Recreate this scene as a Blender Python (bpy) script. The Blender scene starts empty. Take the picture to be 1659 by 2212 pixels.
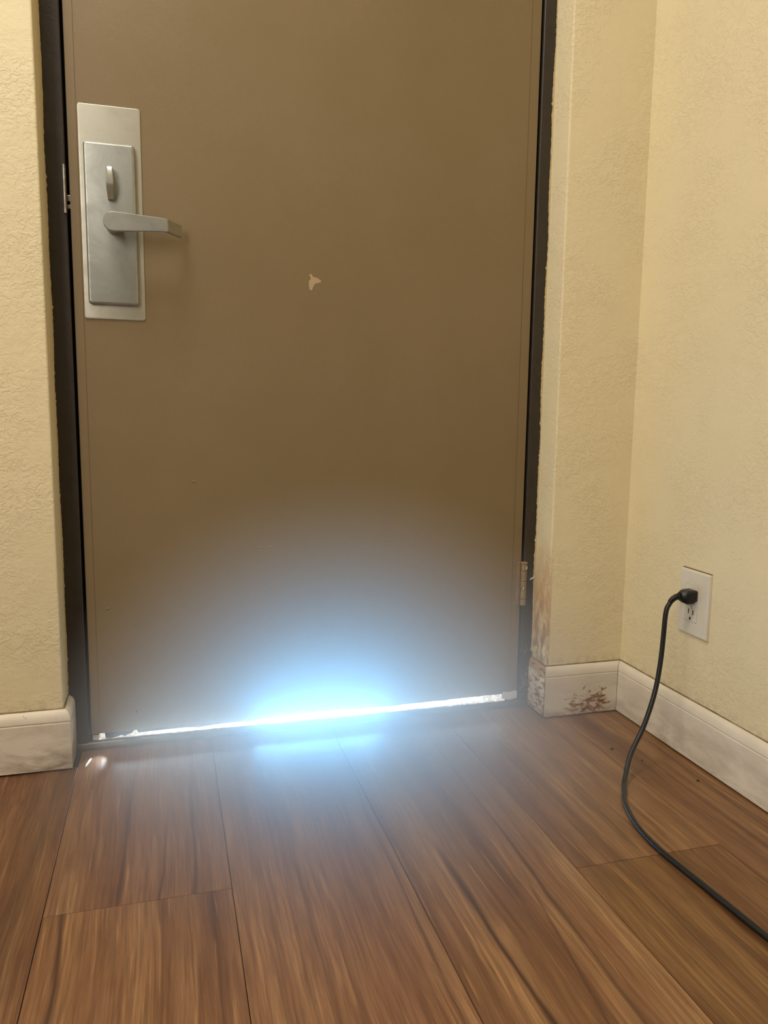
import bpy, bmesh, math, random
from mathutils import Vector, Matrix
random.seed(7)
S = bpy.context.scene
COL = S.collection
PI = math.pi

# ------------------------------------------------------------------ camera
def cam_axes(yaw, pitch, roll):
    cy, sy, c, s = math.cos(yaw), math.sin(yaw), math.cos(pitch), math.sin(pitch)
    fwd = Vector((sy * c, cy * c, -s)); right = Vector((cy, -sy, 0)); up = right.cross(fwd)
    cr, sr = math.cos(roll), math.sin(roll)
    return right * cr + up * sr, -right * sr + up * cr, fwd
cd = bpy.data.cameras.new('camera')
cd.sensor_fit = 'VERTICAL'; cd.sensor_height = 36.0; cd.lens = 1661.0 / 2212.0 * 36.0
cd.clip_start = 0.02
cam = bpy.data.objects.new('camera', cd); COL.objects.link(cam)
r_, u_, f_ = cam_axes(math.radians(15.91), math.radians(7.75), math.radians(0.743))
m = Matrix((r_, u_, -f_)).transposed().to_4x4(); m.translation = (0, 0, 0.65)
cam.matrix_world = m
S.camera = cam

# ------------------------------------------------------------------ light
S.view_settings.view_transform = 'Standard'; S.view_settings.look = 'None'
S.view_settings.exposure = 0.08; S.view_settings.gamma = 1.0
S.view_settings.use_curve_mapping = False
S.cycles.volume_bounces = 1
S.cycles.volume_step_rate = 2.5
S.cycles.adaptive_threshold = 0.025; S.cycles.max_bounces = 6; S.cycles.diffuse_bounces = 4
S.cycles.sample_clamp_indirect = 4.0

W = bpy.data.worlds.new('daylight'); S.world = W; W.use_nodes = True
W.node_tree.nodes['Background'].inputs[0].default_value = (1.0, 0.96, 0.90, 1)
W.node_tree.nodes['Background'].inputs[1].default_value = 0.13

def look(o, target):
    d = Vector(target) - o.location
    o.rotation_euler = d.to_track_quat('-Z', 'Y').to_euler()
def area(name, loc, target, sx, sy, power, col, spread=180):
    l = bpy.data.lights.new(name, 'AREA'); l.shape = 'RECTANGLE'; l.size = sx; l.size_y = sy
    l.energy = power; l.color = col; l.spread = math.radians(spread)
    o = bpy.data.objects.new(name, l); COL.objects.link(o); o.location = loc; look(o, target); return o
def sun(name, d, e, col, ang):
    l = bpy.data.lights.new(name, 'SUN'); l.energy = e; l.color = col; l.angle = math.radians(ang)
    o = bpy.data.objects.new(name, l); COL.objects.link(o); o.rotation_euler = Vector(d).to_track_quat('-Z', 'Y').to_euler(); return o

# sun standing low over the walkway outside, shining on the door from beyond it
sun('sun', (-0.18, -0.90, -0.36), 14.0, (1.0, 0.97, 0.92), 0.6)
# ceiling lamp of the entry and the window behind the photographer, to the left
area('ceiling_lamp', (-0.38, 0.84, 2.40), (-0.38, 0.90, 0), 0.5, 0.5, 18, (1.0, 0.985, 0.95))
area('window_light', (-1.18, -0.2, 1.50), (0.94, 1.1, 0.78), 1.2, 1.0, 26, (1.0, 0.955, 0.90))
# added strip lamps at the gap mouth: stand in for daylight, feed the glow volume
area('gap_glow_lamp', (0.29, 1.4745, 0.0280), (0.29, 1.1, 0.26), 0.26, 0.0050, 1.25, (0.15, 0.53, 0.98), 126)
area('gap_strip_lamp', (0.29, 1.4745, 0.0278), (0.29, 1.1, 0.30), 0.80, 0.0035, 0.62, (0.66, 0.87, 1.0), 125)
# a last thin ray of sun that slips through the open corner of the gap
l = bpy.data.lights.new('corner_sunray', 'SPOT'); l.energy = 0.34; l.color = (0.86, 0.97, 1.0); l.spot_size = math.radians(46); l.spot_blend = 1.0; l.shadow_soft_size = 0.002
o = bpy.data.objects.new('corner_sunray', l); COL.objects.link(o); o.location = (-0.120, 1.4715, 0.030); look(o, (-0.139, 1.424, 0))

# ------------------------------------------------------------------ node helpers
def lin(r, g, b):
    f = lambda c: (c / 255 / 12.92) if c / 255 <= 0.04045 else ((c / 255 + 0.055) / 1.055) ** 2.4
    return (f(r), f(g), f(b), 1)
class NT:
    def __init__(s, name):
        s.m = bpy.data.materials.new(name); s.m.use_nodes = True; s.t = s.m.node_tree
        s.b = s.t.nodes['Principled BSDF']
    def n(s, typ, **kw):
        nd = s.t.nodes.new(typ)
        for k, v in kw.items():
            if k.startswith('i_'):
                key = k[2:]
                nd.inputs[int(key) if key.isdigit() else key.replace('_', ' ')].default_value = v
            else: setattr(nd, k, v)
        return nd
    def l(s, a, b): s.t.links.new(a, b)
    def val(s, sock, x):
        if hasattr(x, 'type') and hasattr(x, 'links'): s.l(x, sock)
        else: sock.default_value = x
    def math(s, op, a, b=0.0, c=0.0, clamp=False):
        nd = s.n('ShaderNodeMath', operation=op, use_clamp=clamp)
        for i, x in enumerate((a, b, c)): s.val(nd.inputs[i], x)
        return nd.outputs[0]
    def mix(s, fac, a, b, mode='MIX'):
        nd = s.n('ShaderNodeMix', data_type='RGBA', blend_type=mode)
        s.val(nd.inputs[0], fac); s.val(nd.inputs[6], a); s.val(nd.inputs[7], b); return nd.outputs[2]
    def noise(s, vec, scale, detail=3, rough=0.5, dist=0.0, dim='3D', w=None):
        nd = s.n('ShaderNodeTexNoise', noise_dimensions=dim, i_Scale=scale, i_Detail=detail, i_Roughness=rough, i_Distortion=dist)
        if vec is not None: s.l(vec, nd.inputs['Vector'])
        if w is not None: s.val(nd.inputs['W'], w)
        return nd.outputs[0]
    def ramp(s, fac, stops):
        nd = s.n('ShaderNodeValToRGB'); e = nd.color_ramp.elements
        while len(e) < len(stops): e.new(0.5)
        for i, (p, c) in enumerate(stops):
            e[i].position = p; e[i].color = c if hasattr(c, '__len__') else (c, c, c, 1)
        s.l(fac, nd.inputs[0]); return nd.outputs[0]
    def mapr(s, x, a, b, c=0.0, d=1.0):
        nd = s.n('ShaderNodeMapRange', clamp=True)
        for i, v in enumerate((x, a, b, c, d)): s.val(nd.inputs[i], v)
        return nd.outputs[0]
    def coords(s): return s.n('ShaderNodeTexCoord').outputs['Object']
    def scale(s, vec, sc):
        nd = s.n('ShaderNodeMapping'); nd.inputs['Scale'].default_value = sc; s.l(vec, nd.inputs[0]); return nd.outputs[0]
    def xyz(s, vec):
        nd = s.n('ShaderNodeSeparateXYZ'); s.l(vec, nd.inputs[0]); return nd.outputs
    def bump(s, h, dist, strength=1.0, normal=None):
        nd = s.n('ShaderNodeBump', i_Strength=strength, i_Distance=dist); s.l(h, nd.inputs['Height'])
        if normal is not None: s.l(normal, nd.inputs['Normal'])
        return nd.outputs[0]
    def out(s, color=None, rough=None, metal=None, normal=None, spec=None):
        if color is not None: s.val(s.b.inputs['Base Color'], color)
        if rough is not None: s.val(s.b.inputs['Roughness'], rough)
        if metal is not None: s.val(s.b.inputs['Metallic'], metal)
        if normal is not None: s.l(normal, s.b.inputs['Normal'])
        if spec is not None: s.val(s.b.inputs['Specular IOR Level'], spec)
        return s.m

# ------------------------------------------------------------------ materials
def wall_material(name, stained):
    t = NT(name); c = t.coords(); x, y, z = t.xyz(c)
    warp = t.noise(c, 22, 3)
    cs = t.scale(c, (0.9, 0.9, 1.15))
    a = t.noise(cs, 105, 4, 0.58, 0.9)
    ridge = t.ramp(a, [(0.44, 0.0), (0.50, 0.8), (0.60, 1.0)])
    b = t.noise(cs, 210, 3, 0.6, 0.6)
    patch = t.mapr(t.noise(c, 9, 3), 0.38, 0.62, 0.15, 1.0)
    h = t.math('ADD', t.math('MULTIPLY', ridge, patch), t.math('MULTIPLY', b, 0.22))
    nrm = t.bump(h, 0.0014, 0.5)
    nrm = t.bump(warp, 0.006, 0.25, nrm)
    col = t.mix(t.mapr(t.noise(c, 4, 4), 0.3, 0.7), lin(229, 215, 177), lin(233, 218, 179))
    # grime gathered above the baseboard and in the corner
    g = t.math('MULTIPLY', t.mapr(z, 0.135, 0.110), t.mapr(t.noise(c, 60, 4, 0.65), 0.38, 0.68))
    col = t.mix(t.math('MULTIPLY', g, 0.4), col, lin(120, 98, 66))
    if stained:
        # water stain and bare patch low on the door return
        n1 = t.noise(t.scale(c, (1, 1, 0.45)), 55, 5, 0.65, 0.8)
        band = t.math('MULTIPLY', t.mapr(x, 0.752, 0.759), t.mapr(x, 0.7705, 0.766))
        hz = t.math('MULTIPLY', t.mapr(z, 0.10, 0.20), t.mapr(z, 0.40, 0.26))
        st = t.math('MULTIPLY', t.math('MULTIPLY', band, hz), t.mapr(n1, 0.25, 0.55))
        col = t.mix(t.math('MULTIPLY', st, 0.75), col, lin(192, 140, 78))
        low = t.math('MULTIPLY', band, t.mapr(z, 0.27, 0.14))
        col = t.mix(t.math('MULTIPLY', t.math('MULTIPLY', low, t.mapr(n1, 0.42, 0.6)), 0.75), col, lin(122, 88, 70))
    return t.out(col, 0.62, 0, nrm, 0.3)
M_wall = wall_material('cream_textured_wall_paint', False)
M_wall_stain = wall_material('cream_textured_wall_paint_stained', True)

def simple(name, color, rough, metal=0.0, bscale=0, bdist=0, var=None, spec=0.5):
    t = NT(name); c = t.coords(); col = color
    if var:
        col = t.mix(t.mapr(t.noise(c, var[0], 4, 0.6), 0.3, 0.7), color, var[1])
    nrm = t.bump(t.noise(c, bscale, 3), bdist, 1.0) if bscale else None
    return t.out(col, rough, metal, nrm, spec)

def door_material():
    t = NT('brown_door_paint'); c = t.coords()
    big = t.noise(c, 3.2, 4, 0.6)
    col = t.mix(t.mapr(big, 0.3, 0.7), lin(127, 108, 76), lin(133, 114, 84))
    spk = t.mapr(t.noise(c, 260, 2, 0.5), 0.72, 0.76)
    col = t.mix(t.math('MULTIPLY', spk, 0.35), col, lin(95, 72, 45))
    nrm = t.bump(t.noise(c, 420, 2, 0.5), 0.0005, 0.5)
    nrm = t.bump(t.noise(c, 14, 3), 0.002, 0.25, nrm)
    return t.out(col, 0.5, 0, nrm, 0.35)
M_door = door_material()
M_seam = simple('door_seam_line', lin(104, 78, 47), 0.7)
M_chip = simple('pale_primer_chip', lin(178, 154, 122), 0.6)
M_jamb = simple('dark_bronze_frame_paint', lin(60, 52, 42), 0.42, 0, 160, 0.0004, (30, lin(50, 44, 37)), 0.4)
M_dark = simple('dark_rubber', lin(28, 26, 24), 0.7)
M_paintedge = simple('cream_caulk_edge', lin(205, 185, 138), 0.6, 0, 300, 0.0008)

def nickel(name, base, smudge, rough, msc=14):
    t = NT(name); c = t.coords()
    n = t.noise(c, msc, 5, 0.65, 0.6)
    k = t.mapr(n, 0.36, 0.66)
    col = t.mix(k, base, smudge)
    rg = t.mapr(n, 0.3, 0.7, rough - 0.06, rough + 0.10)
    nrm = t.bump(t.noise(t.scale(c, (40, 40, 900)), 1.0, 2), 0.0003, 0.15)
    return t.out(col, rg, 0.8, nrm)
M_plate = nickel('satin_nickel_plate', lin(198, 194, 178), lin(178, 174, 158), 0.42)
M_nickel = nickel('satin_nickel_body', lin(178, 178, 168), lin(150, 150, 142), 0.40)
M_handle = nickel('satin_nickel_handle', lin(186, 184, 172), lin(168, 166, 154), 0.33, 30)
M_steel = nickel('worn_steel', lin(190, 182, 165), lin(140, 132, 118), 0.35, 60)

def baseboard_material(name, chips, dirt):
    t = NT(name); c = t.coords(); x, y, z = t.xyz(c)
    col = t.mix(t.mapr(t.noise(c, 12, 4), 0.3, 0.7), lin(232, 222, 204), lin(222, 210, 190))
    sm = t.noise(t.scale(c, (1, 1, 3.0)), 9, 5, 0.65, 0.5)
    low = t.mapr(z, 0.10, 0.0, 0.15, 1.0)
    d = t.math('MULTIPLY', t.math('MULTIPLY', t.mapr(sm, 0.42, 0.68), low), dirt)
    col = t.mix(d, col, lin(122, 104, 80))
    if chips:
        n1 = t.noise(t.scale(c, (1, 1, 2.4)), 42, 6, 0.68, 0.7)
        if chips == 1: zone = t.math('MULTIPLY', t.mapr(z, 0.078, 0.040), t.math('MULTIPLY', t.mapr(x, 0.765, 0.855, 0.15, 1.0), t.mapr(x, 0.925, 0.895, 0.3, 1.0)))
        else: zone = t.mapr(z, 0.09, 0.02, 0.70, 0.95)
        e = t.math('MULTIPLY', n1, t.math('ADD', 0.66, t.math('MULTIPLY', zone, 0.46)))
        k = t.mapr(e, 0.515, 0.545); core = t.mapr(e, 0.575, 0.63)
        if chips == 2: k = t.math('MAXIMUM', k, t.math('MULTIPLY', t.mapr(z, 0.088, 0.094), 0.8))
        low_edge = t.math('MULTIPLY', t.mapr(z, 0.016, 0.004), t.mapr(n1, 0.42, 0.56)); k = t.math('MAXIMUM', k, t.math('MULTIPLY', low_edge, 0.9))
        col = t.mix(k, col, lin(176, 134, 86)); col = t.mix(core, col, lin(104, 64, 34))
        nrm = t.bump(t.math('SUBTRACT', 1.0, k), 0.0012, 0.6)
    else:
        nrm = t.bump(t.noise(c, 60, 3), 0.0006, 0.4)
    sp = t.mapr(t.noise(c, 130, 2, 0.5), 0.74, 0.77)
    col = t.mix(t.math('MULTIPLY', sp, 0.6), col, lin(84, 66, 48))
    return t.out(col, 0.5, 0, nrm, 0.4)
M_base = baseboard_material('white_baseboard_paint', 0, 0.55)
M_base_left = baseboard_material('white_baseboard_paint_scuffed', 0, 0.95)
M_base_chip = baseboard_material('white_baseboard_paint_chipped', 1, 0.5)
M_base_peel = baseboard_material('white_baseboard_paint_peeling', 2, 0.6)

def plank_material():
    t = NT('wood_plank'); c = t.coords(); x, y, z = t.xyz(c)
    rnd = t.n('ShaderNodeObjectInfo')
    off = t.n('ShaderNodeCombineXYZ'); 
    t.l(t.math('MULTIPLY', rnd.outputs['Random'], 37.0), off.inputs[0]); t.l(t.math('MULTIPLY', rnd.outputs['Random'], 91.0), off.inputs[1])
    va = t.n('ShaderNodeVectorMath', operation='ADD'); t.l(c, va.inputs[0]); t.l(off.outputs[0], va.inputs[1]); p = va.outputs[0]
    wob = t.noise(t.scale(p, (1, 1, 1)), 3.0, 2)
    bx = t.n('ShaderNodeCombineXYZ')
    px, py, pz = t.xyz(p)
    t.l(t.math('ADD', px, t.math('MULTIPLY', t.math('SUBTRACT', wob, 0.5), 0.018)), bx.inputs[0]); t.l(py, bx.inputs[1])
    q = bx.outputs[0]
    A = t.noise(t.scale(q, (24, 0.8, 1)), 1.0, 6, 0.55, 0.0)
    col = t.ramp(A, [(0.28, lin(92, 58, 40)), (0.40, lin(132, 92, 62)), (0.50, lin(156, 114, 78)), (0.60, lin(172, 130, 90)), (0.72, lin(196, 156, 108))])
    # reddish heartwood bands
    B = t.mapr(t.noise(t.scale(q, (9, 0.7, 1)), 1.0, 3), 0.48, 0.66)
    col = t.mix(t.math('MULTIPLY', B, 0.4), col, lin(126, 80, 60))
    # fine grain and pores
    F = t.noise(t.scale(q, (330, 9, 1)), 1.0, 3, 0.6)
    col = t.mix(t.mapr(F, 0.32, 0.66, 0.5, 0.0), col, lin(84, 52, 32))
    G2 = t.noise(t.scale(q, (170, 7.0, 1)), 1.0, 4, 0.62)
    col = t.mix(t.mapr(G2, 0.34, 0.58, 0.5, 0.0), col, lin(90, 56, 36))
    P = t.math('MULTIPLY', t.mapr(t.noise(t.scale(q, (420, 26, 1)), 1.0, 2), 0.66, 0.72), t.mapr(t.noise(t.scale(q, (14, 3, 1)), 1.0, 2), 0.5, 0.7))
    col = t.mix(t.math('MULTIPLY', P, 0.8), col, lin(50, 30, 20))
    L = t.math('MULTIPLY', t.mapr(t.noise(t.scale(q, (170, 6.0, 1)), 1.0, 3), 0.60, 0.70), 0.32)
    col = t.mix(L, col, lin(204, 160, 108))
    # long dark veins, placed per plank through custom properties
    for k in ('a', 'b', 'c'):
        at = lambda nm: t.n('ShaderNodeAttribute', attribute_type='OBJECT', attribute_name='vein_%s_%s' % (k, nm)).outputs['Fac']
        w2 = t.math('MULTIPLY', t.math('SUBTRACT', t.noise(t.scale(c, (6, 4.5, 1)), 1.0, 3), 0.5), 0.016)
        cx = t.math('ADD', t.math('ADD', at('x'), t.math('MULTIPLY', at('slope'), y)), w2)
        dd = t.math('ABSOLUTE', t.math('SUBTRACT', x, cx))
        wd = t.math('MULTIPLY', at('width'), t.mapr(t.noise(t.scale(p, (3, 7, 1)), 1.0, 2), 0.3, 0.7, 0.5, 1.4))
        fac = t.math('SUBTRACT', 1.0, t.math('DIVIDE', dd, wd), clamp=True)
        ends = t.math('MULTIPLY', t.mapr(y, at('y0'), t.math('ADD', at('y0'), 0.06)), t.mapr(y, at('y1'), t.math('SUBTRACT', at('y1'), 0.10)))
        fac = t.math('MULTIPLY', t.math('MULTIPLY', fac, ends), at('strength'))
        col = t.mix(t.math('MINIMUM', fac, 0.9), col, lin(62, 36, 26))
    col = t.mix(1.0, col, rnd.outputs['Color'], 'MULTIPLY')
    rg = t.mapr(t.noise(c, 30, 3), 0.3, 0.7, 0.30, 0.42)
    nrm = t.bump(F, 0.0004, 0.35)
    nrm = t.bump(t.noise(t.scale(c, (60, 6, 1)), 1.0, 3), 0.0008, 0.2, nrm)
    return t.out(col, rg, 0, nrm, 0.45)
M_plank = plank_material()
M_subfloor = simple('dark_floor_joint', lin(44, 28, 18), 0.9)
M_threshold = simple('worn_dark_threshold', lin(104, 92, 78), 0.36, 0.25, 90, 0.0012, (40, lin(70, 60, 50)), 0.6)
M_concrete = simple('sunlit_concrete', lin(205, 200, 190), 0.9, 0, 120, 0.002, (8, lin(190, 186, 176)))
M_outlet = simple('white_outlet_plastic', lin(222, 214, 196), 0.32, 0, 0, 0, (30, lin(214, 206, 188)))
M_outgap = simple('receptacle_gap', lin(168, 154, 130), 0.7)
M_slot = simple('dark_slot', lin(36, 26, 18), 0.8)
M_cord = simple('black_cord_rubber', lin(17, 17, 16), 0.36, 0, 0, 0, None, 0.5)
M_hinge = simple('brown_painted_hinge', lin(152, 126, 90), 0.42, 0, 120, 0.0008, (60, lin(138, 110, 74)))
M_white = simple('bright_white_scrap', lin(240, 240, 236), 0.5)
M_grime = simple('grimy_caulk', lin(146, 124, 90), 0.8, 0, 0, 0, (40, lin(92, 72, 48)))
M_ceiling = simple('ceiling_paint', lin(225, 215, 185), 0.8, 0, 120, 0.002)

# ------------------------------------------------------------------ mesh helpers
def link(name, bm, mat, parent=None, smooth=False, kind=None, label=None, cat=None, group=None):
    bmesh.ops.recalc_face_normals(bm, faces=bm.faces[:])
    me = bpy.data.meshes.new(name); bm.to_mesh(me); bm.free()
    if mat: me.materials.append(mat)
    if smooth:
        for p in me.polygons: p.use_smooth = True
        try: me.set_sharp_from_angle(angle=math.radians(35))
        except Exception: pass
    o = bpy.data.objects.new(name, me); COL.objects.link(o)
    if parent: o.parent = parent
    tag(o, label, cat, group, kind); return o
def tag(o, label=None, cat=None, group=None, kind=None):
    if label: o['label'] = label
    if cat: o['category'] = cat
    if group: o['group'] = group
    if kind: o['kind'] = kind
    return o
def box(bm, x0, x1, y0, y1, z0, z1, bev=0.0, seg=2):
    vs = [bm.verts.new((x, y, z)) for x in (x0, x1) for y in (y0, y1) for z in (z0, z1)]
    f = [(0, 1, 3, 2), (4, 6, 7, 5), (0, 4, 5, 1), (2, 3, 7, 6), (0, 2, 6, 4), (1, 5, 7, 3)]
    fs = [bm.faces.new([vs[i] for i in q]) for q in f]
    if bev:
        es = list({e for fc in fs for e in fc.edges})
        bmesh.ops.bevel(bm, geom=es, offset=bev, segments=seg, affect='EDGES', profile=0.5)
def bx(*a, **k):
    bm = bmesh.new(); box(bm, *a, **k); return bm
def prism(bm, outline, axis, a, b):
    """outline: 2-D points in the two other axes (in xyz order); extruded along axis from a to b"""
    def P(u, v, w):
        return {0: (w, u, v), 1: (u, w, v), 2: (u, v, w)}[axis]
    A = [bm.verts.new(P(u, v, a)) for u, v in outline]; B = [bm.verts.new(P(u, v, b)) for u, v in outline]
    n = len(outline)
    bm.faces.new(A); bm.faces.new(B[::-1])
    for i in range(n): bm.faces.new((A[i], A[(i + 1) % n], B[(i + 1) % n], B[i]))
def rrect(u0, u1, v0, v1, r, n=6):
    pts = []
    for cu, cv, a0 in ((u1 - r, v1 - r, 0), (u0 + r, v1 - r, 90), (u0 + r, v0 + r, 180), (u1 - r, v0 + r, 270)):
        for i in range(n + 1):
            a = math.radians(a0 + 90 * i / n); pts.append((cu + r * math.cos(a), cv + r * math.sin(a)))
    return pts
def rplate(x0, x1, z0, z1, yb, yf, r, edge, n=6):
    """rounded plate in the xz plane with a rolled front edge (yf nearer the room)"""
    bm = bmesh.new(); rings = []
    steps = [(0, 0.0)] + [(edge * (1 - math.cos(a)), a) for a in (0, PI / 8, PI / 4, 3 * PI / 8, PI / 2)]
    prof = [(0.0, yb)] + [(edge * (1 - math.cos(a)), yf + edge * (1 - math.sin(a))) for a in (0, PI / 8, PI / 4, 3 * PI / 8, PI / 2)]
    for ins, y in prof:
        rings.append([bm.verts.new((u, y, v)) for u, v in rrect(x0 + ins, x1 - ins, z0 + ins, z1 - ins, max(r - ins * 0.6, 0.0006), n)])
    for A, B in zip(rings, rings[1:]):
        for i in range(len(A)): bm.faces.new((A[i], A[(i + 1) % len(A)], B[(i + 1) % len(A)], B[i]))
    bm.faces.new(rings[0][::-1]); bm.faces.new(rings[-1]); return bm
def tube(bm, pts, rad, n=12, cap=True):
    rings = []; prev = None
    for i, p in enumerate(pts):
        p = Vector(p); t = (Vector(pts[min(i + 1, len(pts) - 1)]) - Vector(pts[max(i - 1, 0)])).normalized()
        ref = prev if prev is not None else (Vector((0, 0, 1)) if abs(t.z) < 0.9 else Vector((1, 0, 0)))
        s = t.cross(ref).normalized(); u = s.cross(t).normalized(); prev = u
        r = rad(i) if callable(rad) else rad
        rings.append([bm.verts.new(p + (s * math.cos(2 * PI * k / n) + u * math.sin(2 * PI * k / n)) * r) for k in range(n)])
    for A, B in zip(rings, rings[1:]):
        for k in range(n): bm.faces.new((A[k], A[(k + 1) % n], B[(k + 1) % n], B[k]))
    if cap: bm.faces.new(rings[0][::-1]); bm.faces.new(rings[-1])
def catmull(P, n):
    P = [Vector(p) for p in P]; P = [P[0] * 2 - P[1]] + P + [P[-1] * 2 - P[-2]]; out = []
    for i in range(1, len(P) - 2):
        a, b, c, d = P[i - 1:i + 3]
        for k in range(n):
            t = k / n
            out.append(0.5 * ((2 * b) + (c - a) * t + (2 * a - 5 * b + 4 * c - d) * t * t + (3 * b - a - 3 * c + d) * t ** 3))
    out.append(P[-2]); return out

# ------------------------------------------------------------------ setting: shell
XL, XR = -0.1855, 0.764           # wall edges of the door opening
YW, YJ, YD = 1.413, 1.480, 1.483  # wall face, frame face, door face
XROOM_L, XROOM_R, YB, ZC = -1.25, 0.942, -2.6, 2.44

def shell_wall_back():
    bm = bmesh.new(); r = 0.004
    def part(x0, x1, z0, z1, round_x=None):
        # plan outline with a rounded bead on the free corner of the opening
        pts = [(x0, 1.56), (x0, YW), (x1, YW), (x1, 1.56)]
        if round_x == 'R': pts = [(x0, 1.56), (x0, YW)] + [(x1 - r + r * math.sin(a), YW + r - r * math.cos(a)) for a in (0, .39, .78, 1.17, PI / 2)] + [(x1, 1.56)]
        if round_x == 'L': pts = [(x0, 1.56)] + [(x0 + r - r * math.cos(a), YW + r - r * math.sin(a)) for a in (0, .39, .78, 1.17, PI / 2)] + [(x1, YW), (x1, 1.56)]
        prism(bm, pts, 2, z0, z1)
    part(XROOM_L - 0.12, XL, 0, 2.10, 'R'); part(XR, XROOM_R + 0.12, 0, 2.10, 'L'); part(XROOM_L - 0.12, XROOM_R + 0.12, 2.10, ZC)
    return bm
wall_back = link('wall_back', shell_wall_back(), M_wall_stain, smooth=True, kind='structure', label='cream textured wall around the brown door')
wall_right = link('wall_right', bx(XROOM_R, XROOM_R + 0.12, YB, YW, 0, ZC), M_wall, kind='structure', label='cream textured wall on the right with the outlet')
link('wall_left', bx(XROOM_L - 0.12, XROOM_L, YB, YW, 0, ZC), M_wall, kind='structure', label='cream wall on the left of the entry')
link('ceiling', bx(XROOM_L - 0.12, XROOM_R + 0.12, YB, 1.56, ZC, ZC + 0.1), M_ceiling, kind='structure', label='plain cream ceiling')

# ragged paint edges where the wall paint meets the dark frame
def ragged(x_wall, sgn, base, amp, z0, z1, seed):
    rnd = random.Random(seed); pts = []; n = 420; low = 0
    for i in range(n + 1):
        z = z0 + (z1 - z0) * i / n
        low = 0.5 + 0.5 * math.sin(z * 9 + seed) * math.sin(z * 23 + 2 * seed)
        w = base + amp * low * 0.6 + amp * 0.28 * rnd.random() + (amp * 0.5 * rnd.random() if rnd.random() < 0.10 else 0)
        pts.append((x_wall + sgn * w, z))
    out = pts + [(x_wall - sgn * 0.003, z1), (x_wall - sgn * 0.003, z0)]
    bm = bmesh.new(); prism(bm, out, 1, YJ - 0.0016, YJ + 0.001); return bm
link('paint_edge', ragged(XL, 1, 0.0004, 0.0030, 0.108, 2.0, 1), M_paintedge, wall_back)
link('paint_edge', ragged(XR, -1, 0.0006, 0.0050, 0.125, 2.0, 2), M_paintedge, wall_back)

# floor with separate planks
floor = link('floor', bx(XROOM_L, XROOM_R, YB, 1.560, -0.05, -0.004), M_subfloor, kind='structure', label='reddish brown wood plank floor')
EDGE = [-1.1215 - 0.2385, -1.1215, -0.8825, -0.6435, -0.4045, -0.1655, 0.0728, 0.3115, 0.5515, 0.7950, XROOM_R]
JOINT = [0.3, 1.0, 0.55, 0.1, 0.42, 0.984, 0.10, 0.25, 0.906, 0.40]
TINT = {4: (0.72, 0.67, 0.65), 5: (0.83, 0.83, 0.87), 6: (0.87, 0.85, 0.85), 7: (0.95, 0.96, 0.92), 8: (0.97, 0.98, 0.92), 9: (0.97, 0.98, 0.90)}
TINT_NEAR = {5: (0.87, 0.86, 0.83), 8: (0.72, 0.69, 0.54)}
VEIN = {(7, 1): [(0.384, -0.03, 0.0070, 0.20, 1.03, 1.0), (0.4825, 0.018, 0.0045, 0.2, 1.46, 0.75), (0.455, 0.12, 0.004, 0.2, 0.95, 0.6)],
        (6, 1): [(0.292, 0.02, 0.0035, 0.2, 1.3, 0.5), (0.165, 0.0, 0.006, 0.2, 1.2, 0.35)],
        (5, 0): [(-0.1330, -0.03, 0.0065, 0.2, 1.2, 0.85), (0.045, 0.01, 0.003, 0.5, 1.2, 0.4)],
        (5, 1): [(-0.0825, 0.03, 0.0055, 0.9, 1.50, 0.7), (0.0195, 0.02, 0.0055, 0.9, 1.42, 0.75), (-0.036, 0.06, 0.004, 0.9, 1.25, 0.6)],
        (4, 1): [(-0.205, 0.02, 0.040, 0.2, 1.50, 0.55), (-0.33, 0.0, 0.006, 0.2, 1.5, 0.6)],
        (8, 1): [(0.655, 0.05, 0.016, 0.9, 1.3, 0.45), (0.60, 0.02, 0.004, 0.8, 1.4, 0.4)],
        (8, 0): [(0.70, 0.06, 0.012, 0.2, 1.0, 0.4), (0.62, 0.02, 0.006, 0.2, 1.0, 0.4)],
        (9, 1): [(0.86, 0.0, 0.006, 0.5, 1.4, 0.35)]}
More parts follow.
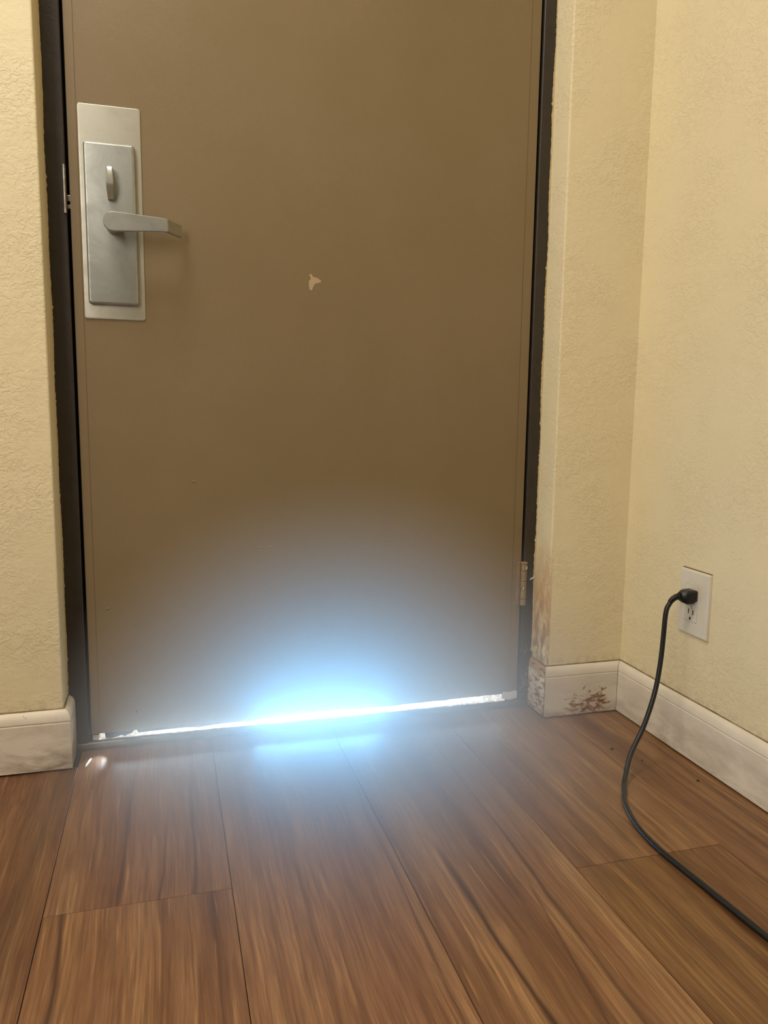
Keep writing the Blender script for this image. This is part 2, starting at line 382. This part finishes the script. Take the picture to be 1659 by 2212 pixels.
for k in range(len(EDGE) - 1):
    x0, x1 = max(EDGE[k], XROOM_L), EDGE[k + 1]; g = 0.0005
    ys = [YB]; j = JOINT[k]
    cuts = sorted([j - 1.22 * i for i in range(0, 4) if j - 1.22 * i > YB + 0.05])
    # on the doorway columns the boards run on to the threshold
    yend = 1.478 if XL < (x0 + x1) / 2 < XR else 1.412
    spans = list(zip([YB] + cuts, cuts + [yend]))
    for si, (a, b) in enumerate(spans):
        last = si == len(spans) - 1; second = si == len(spans) - 2
        if not (last or second or b > -0.6): pass
        cxm, cym = (x0 + x1) / 2, (a + b) / 2
        if x0 < XL < x1 and last:      # notched around the wall end
            out = [(x0 + g, a + g), (x1 - g, a + g), (x1 - g, 1.478), (XL + 0.012, 1.478), (XL + 0.012, 1.411), (x0 + g, 1.411)]
            if False: pass
        if x0 < XL + 0.02 and x1 > XL and last:
            yy = 1.478
        bm = bmesh.new()
        if k == 4 and last: outl = [(x0 + g, a + g), (x1 - g, a + g), (x1 - g, 1.411), (x0 + g, 1.411)]
        elif k == 8 and last: outl = [(x0 + g, a + g), (x1 - g, a + g), (x1 - g, 1.411), (0.757, 1.411), (0.757, 1.478), (x0 + g, 1.478)]
        else: outl = [(x0 + g, a + g), (x1 - g, a + g), (x1 - g, b - g), (x0 + g, b - g)]
        lift = random.uniform(-0.0001, 0.0001)
        prism(bm, outl, 2, -0.004, lift)
        top = [e for e in bm.edges if all(v.co.z > -0.003 for v in e.verts)]
        bmesh.ops.bevel(bm, geom=top, offset=0.00035, segments=1, affect='EDGES')
        o = link('plank', bm, M_plank, floor)
        tc = TINT.get(k, (0.88, 0.83, 0.80))
        if not last: tc = TINT_NEAR.get(k, tc)
        o.color = (*tc, 1)
        vs = VEIN.get((k, 1 if last else (0 if second else -1)), [])
        for i, nm in enumerate('abc'):
            v = vs[i] if i < len(vs) else (9.0, 0.0, 0.001, 0, 1, 0.0)
            # world numbers at y = 0.75 become local: object sits at the world origin
            xx, sl, wd, ya, yb_, stg = v
            o['vein_%s_x' % nm] = float(xx - sl * 0.75); o['vein_%s_slope' % nm] = float(sl); o['vein_%s_width' % nm] = float(wd)
            o['vein_%s_y0' % nm] = float(ya); o['vein_%s_y1' % nm] = float(yb_); o['vein_%s_strength' % nm] = float(stg)

# baseboards
PROF = [(0.0, 0.004), (0.0125, 0.004), (0.0125, 0.0885), (0.0112, 0.0900), (0.0112, 0.0912), (0.0125, 0.0925), (0.0118, 0.1010), (0.0085, 0.1075), (0.0040, 0.1110), (0.0, 0.1115)]
def baseboard(name, p0, p1, nrm, mat, e0=0, e1=0, label=None, back=0.0006, sc=1.0):
    """profile swept from p0 to p1; nrm points into the room; e0/e1 = +1 grows with depth (outside mitre), -1 shrinks"""
    d = (Vector(p1) - Vector(p0)).normalized(); N = Vector(nrm); bm = bmesh.new(); rings = []
    L = (Vector(p1) - Vector(p0)).length; ns = max(2, int(L / 0.05)); rnd = random.Random(hash(name) % 97 + 3)
    for s in range(ns + 1):
        ring = []
        for dep, z in PROF:
            dd = dep * sc
            lo = -e0 * dd; hi = L + e1 * dd
            a = lo + (hi - lo) * s / ns
            q = Vector(p0) + d * a + N * (dd - back)
            ring.append(bm.verts.new((q.x, q.y, z)))
        rings.append(ring)
    n = len(PROF)
    for A, B in zip(rings, rings[1:]):
        for i in range(n): bm.faces.new((A[i], A[(i + 1) % n], B[(i + 1) % n], B[i]))
    bm.faces.new(rings[0]); bm.faces.new(rings[-1][::-1])
    o = link(name, bm, mat, smooth=True, kind='structure', label=label)
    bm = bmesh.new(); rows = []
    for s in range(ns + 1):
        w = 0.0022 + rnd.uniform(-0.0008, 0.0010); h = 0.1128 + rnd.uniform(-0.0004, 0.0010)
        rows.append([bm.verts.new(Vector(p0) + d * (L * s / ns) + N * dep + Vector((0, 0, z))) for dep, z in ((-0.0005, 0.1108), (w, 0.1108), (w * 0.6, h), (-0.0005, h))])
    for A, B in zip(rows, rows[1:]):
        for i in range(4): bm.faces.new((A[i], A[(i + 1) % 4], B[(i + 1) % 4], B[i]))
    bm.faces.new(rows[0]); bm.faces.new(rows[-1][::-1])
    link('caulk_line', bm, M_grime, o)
    return o
baseboard('baseboard_left', (XROOM_L, YW, 0), (XL, YW, 0), (0, -1, 0), M_base_left, 0, 1, 'scuffed off-white baseboard left of the door')
baseboard('baseboard_left_return', (XL, YW, 0), (XL, YJ - 0.001, 0), (1, 0, 0), M_base_left, 1, 0, 'short end piece of baseboard beside the left door frame')
baseboard('baseboard_right_return', (XR, YJ - 0.001, 0), (XR, YW, 0), (-1, 0, 0), M_base_peel, 0, 1, 'peeling short piece of baseboard beside the right door frame', sc=0.6)
baseboard('baseboard_back', (XR, YW, 0), (XROOM_R, YW, 0), (0, -1, 0), M_base_chip, 0.6, -1, 'chipped off-white baseboard between the door and the corner')
baseboard('baseboard_right', (XROOM_R, YW, 0), (XROOM_R, YB, 0), (-1, 0, 0), M_base, -1, 0, 'off-white baseboard along the right wall')

# ------------------------------------------------------------------ door frame
XDL, XDR = -0.1475, 0.7320        # door edges
frame = bpy.data.objects.new('door_frame', None); COL.objects.link(frame); frame.location = (0.29, YJ, 0)
tag(frame, 'dark bronze painted door frame around the brown door', None, None, 'structure')
fo = Matrix.Translation((-0.29, -YJ, 0))
def fpart(name, bm, mat, parent=None, **k):
    if parent is None: bm.transform(fo); parent = frame
    elif parent.parent is frame or parent is door: bm.transform(Matrix.Identity(4))
    return link(name, bm, mat, parent, **k)
JL, JR = -0.1530, 0.7370
def jamb(x0, x1, inner):
    bm = bmesh.new(); b = 0.0015
    if inner > 0: pts = [(x0, 1.56), (x0, YJ), (x1 - b, YJ), (x1, YJ + b), (x1, 1.530), (x1 + 0.016, 1.530), (x1 + 0.016, 1.56)]
    else: pts = [(x0 - 0.016, 1.56), (x0 - 0.016, 1.530), (x0, 1.530), (x0, YJ + b), (x0 + b, YJ), (x1, YJ), (x1, 1.56)]
    prism(bm, pts, 2, 0.0, 2.10); return bm
fpart('jamb', jamb(XL, JL, 1), M_jamb); fpart('jamb', jamb(JR, XR, -1), M_jamb)
bm = bmesh.new(); box(bm, XL, XR, YJ, 1.56, 2.060, 2.10); box(bm, JL, JR, 1.530, 1.56, 2.045, 2.060); fpart('head', bm, M_jamb)
# threshold: low saddle with a worn, slightly uneven lip
bm = bmesh.new()
nx = 60; rows = []
rnd = random.Random(5)
for i in range(nx + 1):
    x = XL + 0.011 + (XR - XL - 0.018) * i / nx; w = rnd.uniform(-0.0005, 0.0005)
    pr = [(1.4745 + w, -0.004), (1.4745 + w, 0.006 + w), (1.4775 + w, 0.0115), (1.481, 0.0135 + w), (1.490, 0.0142), (1.56, 0.0142), (1.56, -0.004)]
    rows.append([bm.verts.new((x, y, z)) for y, z in pr])
for A, B in zip(rows, rows[1:]):
    for j in range(7): bm.faces.new((A[j], A[(j + 1) % 7], B[(j + 1) % 7], B[j]))
bm.faces.new(rows[0]); bm.faces.new(rows[-1][::-1])
fpart('threshold', bm, M_threshold, label='worn dark threshold below the door')
# strike plate with its curled lip
bm = bmesh.new()
prof = [(-0.1526, 1.4835), (-0.1524, 1.4790), (-0.1530, 1.4755), (-0.1545, 1.4738), (-0.1562, 1.4742), (-0.1573, 1.4758), (-0.1576, 1.4800), (-0.1568, 1.4800), (-0.1562, 1.4766), (-0.1550, 1.4760), (-0.1540, 1.4772), (-0.1536, 1.4835)]
prism(bm, prof, 2, 0.9735, 1.0535)
fpart('strike_plate', bm, M_steel, smooth=True, label='pale metal strike plate lip on the left jamb')

# ------------------------------------------------------------------ door
DO = Vector((0.2925, YD, 0.03))
def door_slab():
    bm = bmesh.new(); x = XDL; bot = []
    rnd = random.Random(11); n = 90
    # lower edge worn and uneven
    for i in range(n + 1):
        x = XDL + (XDR - XDL) * i / n
        bot.append((x, 0.0290 + 0.0018 * i / n + rnd.uniform(-0.0004, 0.0004)))
    pts = bot + [(XDR, 2.056), (XDL, 2.056)]
    prism(bm, pts, 1, YD, 1.527); 
    es = [e for e in bm.edges if all(abs(v.co.y - YD) < 1e-6 for v in e.verts) and abs(e.verts[0].co.z - e.verts[1].co.z) > 0.5]
    bmesh.ops.bevel(bm, geom=es, offset=0.0012, segments=2, affect='EDGES')
    return bm
b = door_slab(); b.transform(Matrix.Translation(-DO))
door = link('door_1', b, M_door, kind='structure', label='brown painted door with light breaking in below it'); door.location = DO
dm = Matrix.Translation(-DO)
def dpart(name, bm, mat, parent=None, **k):
    bm.transform(dm); return link(name, bm, mat, parent or door, **k)
# seams of the folded steel skin near both edges
for xs in (-0.1325, 0.7115):
    dpart('edge_seam', bx(xs - 0.0005, xs + 0.0005, YD - 0.0002, YD + 0.003, 0.06, 2.04), M_seam)
# sweep below the door: thin strip whose worn lip lets the light through
SW = [(-0.147, 0.0275), (-0.142, 0.0262), (-0.136, 0.0262), (-0.1335, 0.0290), (-0.1245, 0.0292), (-0.1225, 0.0170), (-0.112, 0.0166), (-0.104, 0.0185), (-0.094, 0.0212), (-0.088, 0.0185), (-0.084, 0.0210),
      (-0.0755, 0.0230), (-0.071, 0.0285), (-0.066, 0.0290), (-0.063, 0.0228), (-0.02, 0.0236), (0.03, 0.0236), (0.046, 0.0218), (0.052, 0.0208), (0.058, 0.0222), (0.11, 0.0246), (0.145, 0.0236), (0.155, 0.0226), (0.165, 0.0248),
      (0.22, 0.0275), (0.255, 0.0290), (0.263, 0.0265), (0.272, 0.0290), (0.31, 0.0300), (0.35, 0.0285), (0.370, 0.0245), (0.376, 0.0226), (0.383, 0.0250), (0.41, 0.0275), (0.45, 0.0262), (0.47, 0.0275), (0.55, 0.0285), (0.565, 0.0275), (0.575, 0.0290), (0.64, 0.0295), (0.643, 0.0280), (0.647, 0.0297), (0.695, 0.0300), (0.7315, 0.0300)]
bm = bmesh.new(); prism(bm, SW + [(0.7315, 0.034), (-0.147, 0.034)], 1, 1.4850, 1.4900)
dpart('door_sweep', bm, M_dark, label='worn dark strip along the lower edge of the door')
# torn bits of weatherstrip left in the two lower corners
bm = bmesh.new(); prism(bm, [(0.697, 0.0205), (0.7150, 0.0160), (0.7318, 0.0190), (0.7318, 0.0350), (0.7265, 0.0365), (0.7180, 0.0340), (0.7000, 0.0352), (0.6965, 0.0300)], 1, 1.4815, 1.4835)
bmesh.ops.translate(bm, vec=(0, 0, 0), verts=bm.verts)
dpart('weatherstrip_scrap', bm, M_white, label='pale torn weatherstrip scrap at the lower right corner')
bm = bmesh.new(); prism(bm, [(-0.1462, 0.0165), (-0.1360, 0.0150), (-0.1330, 0.0290), (-0.1455, 0.0300)], 1, 1.4860, 1.4885)
dpart('weatherstrip_scrap', bm, M_white, label='pale torn weatherstrip scrap at the lower left corner')

# chipped paint on the door face
bm = bmesh.new()
prism(bm, [(0.2693, 0.8960), (0.2735, 0.8985), (0.2770, 0.8930), (0.2850, 0.8915), (0.2925, 0.8865), (0.2925, 0.8845), (0.2850, 0.8815), (0.2800, 0.8800), (0.2765, 0.8720), (0.2745, 0.8680), (0.2705, 0.8690), (0.2690, 0.8780), (0.2690, 0.8850), (0.2725, 0.8880), (0.2720, 0.8920)], 1, YD - 0.0003, YD + 0.001)
dpart('paint_chip', bm, M_chip, label='pale chip in the brown paint')
for (x, z, w) in ((0.1760, 0.3765, 0.007), (0.1930, 0.3770, 0.006), (0.0495, 0.5073, 0.004), (-0.1112, 0.2712, 0.004)):
    bm = bmesh.new(); bmesh.ops.create_uvsphere(bm, u_segments=10, v_segments=6, radius=1)
    bmesh.ops.scale(bm, vec=(w, 0.0011, 0.0022), verts=bm.verts); bmesh.ops.translate(bm, vec=(x, YD, z), verts=bm.verts)
    dpart('paint_drip', bm, M_door, smooth=True)
bm = bmesh.new(); bmesh.ops.create_cone(bm, cap_ends=True, segments=14, radius1=0.0022, radius2=0.0018, depth=0.002, matrix=Matrix.Translation((-0.0653, YD, 0.0661)) @ Matrix.Rotation(PI / 2, 4, 'X'))
dpart('screw_hole', bm, M_dark)
bm = bmesh.new(); n = 28
rg = [[bm.verts.new((-0.0653 + r * math.cos(2 * PI * k / n), y, 0.0661 + r * math.sin(2 * PI * k / n))) for k in range(n)] for r, y in ((0.0155, YD + 0.001), (0.0155, YD - 0.0003), (0.0148, YD - 0.0003), (0.0148, YD + 0.001))]
for A, B in zip(rg, rg[1:]):
    for k in range(n): bm.faces.new((A[k], A[(k + 1) % n], B[(k + 1) % n], B[k]))
dpart('filled_ring', bm, M_door)

# lock: backing plate, raised body with thumb turn and lever
plate = dpart('backing_plate', rplate(-0.1309, -0.0280, 0.7985, 1.1575, YD + 0.0005, YD - 0.0022, 0.0045, 0.0012), M_plate, smooth=True, label='tall satin metal backing plate')
body = dpart('lock_body', rplate(-0.1228, -0.0386, 0.8235, 1.0936, YD - 0.0020, 1.4700, 0.0050, 0.0040, 8), M_nickel, smooth=True, label='raised smudged satin metal lock body')
# thumb turn
bm = bmesh.new(); cx = -0.0797
sec = [(1.0510, 0.0049, 1.4535), (1.0470, 0.0054, 1.4510), (1.0240, 0.0069, 1.4490), (1.0190, 0.0069, 1.4500), (1.0030, 0.0055, 1.4570), (0.9990, 0.0050, 1.4590)]
rings = []
for z, hw, yf in sec:
    rings.append([bm.verts.new((cx + u, y, z)) for u, y in ((-hw, 1.4705), (-hw, yf + 0.0030), (-hw + 0.0016, yf), (hw - 0.0016, yf), (hw, yf + 0.0030), (hw, 1.4705))])
for A, B in zip(rings, rings[1:]):
    for k in range(6): bm.faces.new((A[k], A[(k + 1) % 6], B[(k + 1) % 6], B[k]))
bm.faces.new(rings[0]); bm.faces.new(rings[-1][::-1])
bmesh.ops.bevel(bm, geom=bm.edges[:], offset=0.0006, segments=2, affect='EDGES')
link('thumb_turn', (bm.transform(dm), bm)[1], M_handle, body, smooth=True, label='narrow upright thumb turn')
# lever handle
bm = bmesh.new(); hx, hz, hr = -0.0755, 0.9553, 0.0162
secs = []
for a in (178, 165, 150, 135, 120, 105): # rounded hub end
    ar = math.radians(a); secs.append((hx + hr * math.cos(ar), 1.4250, hz, hr * math.sin(ar)))
secs += [(-0.0740, 1.4250, 0.9555, 0.0162), (-0.050, 1.4250, 0.9556, 0.0146), (-0.020, 1.4250, 0.9556, 0.0127), (0.0060, 1.4250, 0.9556, 0.0110), (0.0118, 1.4250, 0.9555, 0.0108), (0.0136, 1.4264, 0.9553, 0.0108), (0.0152, 1.4288, 0.9552, 0.0108), (0.0270, 1.4455, 0.9545, 0.0108), (0.0378, 1.4610, 0.9540, 0.0108)]
rings = []
for i, (x, y, z, h) in enumerate(secs):
    p = secs[max(i - 1, 0)]; q = secs[min(i + 1, len(secs) - 1)]
    t = Vector((q[0] - p[0], q[1] - p[1])).normalized(); nb = Vector((-t.y, t.x))
    if i <= 9: nb = Vector((0, 1))
    th = 0.0085; c = min(0.0014, h * 0.4)
    prof = [(-h + c, 0), (-h, c), (-h, th - c), (-h + c, th), (h - c, th), (h, th - c), (h, c), (h - c, 0)]
    rings.append([bm.verts.new((x + nb.x * d, y + nb.y * d, z + dz)) for dz, d in prof])
for A, B in zip(rings, rings[1:]):
    for k in range(8): bm.faces.new((A[k], A[(k + 1) % 8], B[(k + 1) % 8], B[k]))
bm.faces.new(rings[0]); bm.faces.new(rings[-1][::-1])
link('lever_handle', (bm.transform(dm), bm)[1], M_handle, body, smooth=True, label='satin metal lever bent towards the door at its end')
bm = bmesh.new(); bmesh.ops.create_cone(bm, cap_ends=True, segments=32, radius1=0.0140, radius2=0.0140, depth=0.040, matrix=Matrix.Translation((hx, 1.4510, hz)) @ Matrix.Rotation(PI / 2, 4, 'X'))
link('lever_neck', (bm.transform(dm), bm)[1], M_nickel, body, smooth=True)
# latch metal seen in the crack between door and jamb
for z0, z1 in ((0.9835, 0.9900), (0.9960, 1.0060)):
    dpart('latch_bolt', bx(-0.1528, XDL + 0.001, 1.4860, 1.4980, z0, z1, bev=0.0006), M_steel)

# hinge at the lower right: five painted knuckles, leaf and pin cap
hinge = dpart('hinge', bx(0.7215, 0.7300, YD - 0.0016, YD + 0.002, 0.2300, 0.3240, bev=0.0005), M_hinge, label='brown painted hinge with chipped knuckles')
HX, HY, HR = 0.7355, 1.4765, 0.0064
zz = [0.2295, 0.2440, 0.2660, 0.2830, 0.3060, 0.3215]
for a, bq in zip(zz, zz[1:]):
    bm = bmesh.new(); g = 0.0005
    tube(bm, [(HX, HY, a + g), (HX, HY, a + g + 0.0006), (HX, HY, bq - g - 0.0006), (HX, HY, bq - g)], lambda i: HR - (0.0006 if i in (0, 3) else 0), 20)
    link('knuckle', (bm.transform(dm), bm)[1], M_hinge, hinge, smooth=True)
bm = bmesh.new(); tube(bm, [(HX, HY, 0.229), (HX, HY, 0.3225)], 0.0048, 14); link('pin', (bm.transform(dm), bm)[1], M_dark, hinge, smooth=True)
bm = bmesh.new(); tube(bm, [(HX, HY, 0.3215), (HX, HY, 0.3240), (HX, HY, 0.3252), (HX, HY, 0.3256)], lambda i: (0.0074, 0.0074, 0.006, 0.003)[i], 20); link('pin_cap', (bm.transform(dm), bm)[1], M_hinge, hinge, smooth=True)
for (x, z, w, h) in ((0.7385, 0.3135, 0.0012, 0.0035), (0.7325, 0.2680, 0.0014, 0.0022)):
    bm = bmesh.new(); prism(bm, [(x - w, z - h), (x + w * .6, z - h), (x + w, z + h), (x + w * .2, z + h * .6)], 1, HY - HR - 0.0003, HY - HR + 0.0012)
    link('paint_chip', (bm.transform(dm), bm)[1], M_white, hinge)
# paint splinter standing off the frame beside the hinge
bm = bmesh.new(); prism(bm, [(0.7505, 0.2855), (0.7530, 0.2885), (0.7615, 0.2920), (0.7615, 0.2900), (0.7540, 0.2860), (0.7510, 0.2845)], 1, YJ - 0.0035, YJ - 0.0022)
fpart('paint_flake', bm, M_white, label='pale paint splinter beside the hinge')

# ------------------------------------------------------------------ outside landing
link('floor_outside', bx(-3, 3.5, 1.562, 6.0, -0.06, -0.012), M_concrete, kind='structure', label='sunlit concrete landing beyond the door')

# ------------------------------------------------------------------ wall outlet
outlet = bpy.data.objects.new('wall_outlet', None); COL.objects.link(outlet); outlet.location = (XROOM_R, 1.181, 0.297)
tag(outlet, 'white wall outlet with a cracked lower socket on the right wall', 'outlet')
om = Matrix.Translation(-outlet.location)
def yzplate(y0, y1, z0, z1, xb, xf, r, edge):
    bm = rplate(y0, y1, z0, z1, xb, xf, r, edge)
    for v in bm.verts: x, y, z = v.co; v.co = (y, x, z)
    return bm
def opart(name, bm, mat, parent=None, **k):
    bm.transform(om); return link(name, bm, mat, parent or outlet, **k)
opart('cover_plate', yzplate(1.1405, 1.2235, 0.2345, 0.3580, XROOM_R + 0.0005, XROOM_R - 0.0062, 0.0020, 0.0045), M_outlet, smooth=True)
opart('rim_gap', bx(XROOM_R - 0.00635, XROOM_R - 0.003, 1.1690, 1.2045, 0.2608, 0.3305), M_outgap)
opart('plate_gap_line', bx(XROOM_R - 0.0022, XROOM_R + 0.0005, 1.1415, 1.2215, 0.3578, 0.3592), M_seam)  # dark strip along the gap above the cover plate
rec = opart('receptacle', yzplate(1.1695, 1.2040, 0.2613, 0.3300, XROOM_R - 0.003, XROOM_R - 0.0068, 0.0015, 0.0006), M_outlet, smooth=True)
XF = XROOM_R - 0.0070
def slot(name, y0, y1, z0, z1, out=None):
    bm = bmesh.new(); prism(bm, out or [(y0, z0), (y1, z0), (y1, z1), (y0, z1)], 0, XF, XF + 0.003); opart(name, bm, M_slot, rec) if False else link(name, (bm.transform(om), bm)[1], M_slot, rec)
slot('slot', 1.1908, 1.1932, 0.2755, 0.2845)
slot('slot', 1.1784, 1.1810, 0.2755, 0.2838)
slot('ground_hole', 0, 0, 0, 0, [(1.1870 + 0.0024 * math.cos(a), 0.2668 + 0.0030 * math.sin(a)) for a in [i * PI / 8 for i in range(16)]])
slot('crack', 0, 0, 0, 0, [(1.1868, 0.2920), (1.1856, 0.2915), (1.1808, 0.2838), (1.1820, 0.2838)])
slot('crack', 0, 0, 0, 0, [(1.1810, 0.2760), (1.1818, 0.2760), (1.1835, 0.2725), (1.1830, 0.2725)])
slot('crack', 0, 0, 0, 0, [(1.1872, 0.2985), (1.1850, 0.2990), (1.1852, 0.2955), (1.1866, 0.2950)])

# ------------------------------------------------------------------ power cord
cord = bpy.data.objects.new('power_cord', None); COL.objects.link(cord); cord.location = (0.70, 0.95, 0)
tag(cord, 'black power cord plugged into the outlet and trailing over the floor', 'cord')
cm = Matrix.Translation(-cord.location)
# plug body: blunt block that narrows towards the cable, flat top, rounded belly
bm = bmesh.new()
ys = 1.1800
def psec(x, yc, zc, hy, ht, hb, c):
    return [bm.verts.new((x, yc + u, zc + v)) for u, v in ((-hy, -hb + c), (-hy, ht - c), (-hy + c, ht), (hy - c, ht), (hy, ht - c), (hy, -hb + c), (hy - c, -hb), (-hy + c, -hb))]
R = [psec(XF, 1.182, 0.3120, 0.0125, 0.0105, 0.0095, 0.002), psec(XF - 0.003, 1.182, 0.3120, 0.0130, 0.0110, 0.0100, 0.003), psec(XF - 0.006, 1.182, 0.3118, 0.0130, 0.0112, 0.0135, 0.003), psec(XF - 0.017, 1.183, 0.3112, 0.0125, 0.0112, 0.0140, 0.004), psec(XF - 0.023, 1.184, 0.3112, 0.0105, 0.0090, 0.0105, 0.004), psec(XF - 0.027, 1.185, 0.3112, 0.0070, 0.0068, 0.0070, 0.003)]
for A, B in zip(R, R[1:]):
    for k in range(8): bm.faces.new((A[k], A[(k + 1) % 8], B[(k + 1) % 8], B[k]))
bm.faces.new(R[0]); bm.faces.new(R[-1][::-1])
link('plug', (bm.transform(cm), bm)[1], M_cord, cord, smooth=True)
# ribbed strain relief
P0 = [(XF - 0.0265, 1.1850, 0.3112), (XF - 0.033, 1.1865, 0.3095), (XF - 0.040, 1.1885, 0.3045), (XF - 0.0445, 1.1890, 0.2990)]
sp = catmull(P0, 10)
bm = bmesh.new(); tube(bm, sp, lambda i: (0.0066 - 0.0016 * i / len(sp)) * (1.0 if (i // 2) % 2 == 0 else 0.86), 14)
link('strain_relief', (bm.transform(cm), bm)[1], M_cord, cord, smooth=True)
PATH = [(0.8970, 1.1885, 0.3045), (0.8905, 1.1890, 0.2970), (0.8830, 1.1880, 0.2800), (0.8760, 1.1820, 0.2242), (0.8685, 1.1760, 0.1824), (0.8545, 1.1680, 0.1331), (0.8264, 1.1550, 0.0789), (0.7888, 1.1350, 0.0391), (0.7590, 1.1050, 0.0090), (0.7370, 1.0720, 0.0050), (0.7170, 1.0373, 0.0048), (0.6975, 0.9764, 0.0048), (0.6910, 0.9124, 0.0048), (0.6952, 0.8351, 0.0048), (0.6988, 0.7822, 0.0048), (0.7020, 0.7303, 0.0048), (0.7040, 0.6900, 0.0048), (0.7000, 0.60, 0.0048), (0.66, 0.35, 0.0048), (0.70, 0.0, 0.0048), (0.78, -0.4, 0.0048)]
bm = bmesh.new(); tube(bm, catmull(PATH, 10), 0.0045, 14)
link('cable', (bm.transform(cm), bm)[1], M_cord, cord, smooth=True)

# ------------------------------------------------------------------ small things on the floor
bm = bmesh.new(); tube(bm, [(-0.1520, 1.4060, 0.0016), (-0.1500, 1.4150, 0.0019), (-0.1470, 1.4290, 0.0019), (-0.1455, 1.4360, 0.0016)], lambda i: (0.0014, 0.0021, 0.0021, 0.0014)[i], 8)
link('paper_scrap', bm, M_white, smooth=True, label='thin bright white sliver on the floor by the left door corner', cat='scrap')
for i, (x, y, s, lab) in enumerate(((0.818, 1.237, 0.0030, 'dark crumb on the floor just right of the cord'), (0.895, 1.085, 0.0030, 'dark crumb on the floor near the right baseboard'), (0.846, 1.180, 0.0018, 'tiniest dark crumb on the floor between the cord and the baseboard'))):
    bm = bmesh.new(); bmesh.ops.create_icosphere(bm, subdivisions=1, radius=s)
    for v in bm.verts: v.co *= random.uniform(0.6, 1.15); v.co.z *= 0.45
    bmesh.ops.translate(bm, vec=(x, y, s * 0.42), verts=bm.verts)
    link('crumb', bm, M_dark, label=lab, cat='crumb')
# lint hanging at the foot of the right jamb
bm = bmesh.new(); rnd = random.Random(3)
for i in range(16):
    p = Vector((rnd.uniform(0.741, 0.757), YJ - 0.002, rnd.uniform(0.03, 0.13))); pts = [p]
    d = Vector((rnd.uniform(-1, 1), -0.2, rnd.uniform(-1, 1)))
    for k in range(6):
        d += Vector((rnd.uniform(-.8, .8), rnd.uniform(-.2, .2), rnd.uniform(-.8, .8))); p = p + d.normalized() * 0.005; p.y = min(p.y, YJ - 0.0006); pts.append(p.copy())
    tube(bm, pts, 0.00016, 4)
link('lint', bm, M_outlet, label='grey lint caught at the foot of the right door jamb', cat='lint', kind='stuff')

# ------------------------------------------------------------------ added scatter volume standing in for the lens glow at the gap
def flare_volume():
    R0 = 0.53; c = Vector((0.275, 1.20, 0.03))
    bm = bmesh.new(); bmesh.ops.create_icosphere(bm, subdivisions=4, radius=R0)
    bm.transform(Matrix.Translation(c))
    for co, no in (((0, 1.4735, 0), (0, 1, 0)), ((0, 0, 0.002), (0, 0, -1)), ((XR - 0.009, 0, 0), (1, 0, 0))):
        g = bm.verts[:] + bm.edges[:] + bm.faces[:]
        r = bmesh.ops.bisect_plane(bm, geom=g, plane_co=co, plane_no=no, clear_outer=True)
        ed = [e for e in r['geom_cut'] if isinstance(e, bmesh.types.BMEdge)]
        bmesh.ops.edgenet_fill(bm, edges=ed)
    bm.transform(Matrix.Translation(-c))
    t = NT('flare_scatter'); t.t.nodes.remove(t.b)
    p = t.coords(); ln = t.n('ShaderNodeVectorMath', operation='LENGTH'); t.l(p, ln.inputs[0])
    d = t.mapr(ln.outputs['Value'], R0 * 0.98, R0 * 0.25)
    d = t.math('MULTIPLY', t.math('POWER', d, 1.3), 2.9)
    v = t.n('ShaderNodeVolumeScatter'); v.inputs['Color'].default_value = (1, 1, 1, 1); v.inputs['Anisotropy'].default_value = 0.45
    t.l(d, v.inputs['Density']); t.l(v.outputs[0], t.t.nodes['Material Output'].inputs['Volume'])
    o = link('flare_volume', bm, t.m, kind='stuff', label='added scatter volume standing in for the bluish lens glow below the door', cat='flare_volume'); o.location = c
    return o
flare_volume()
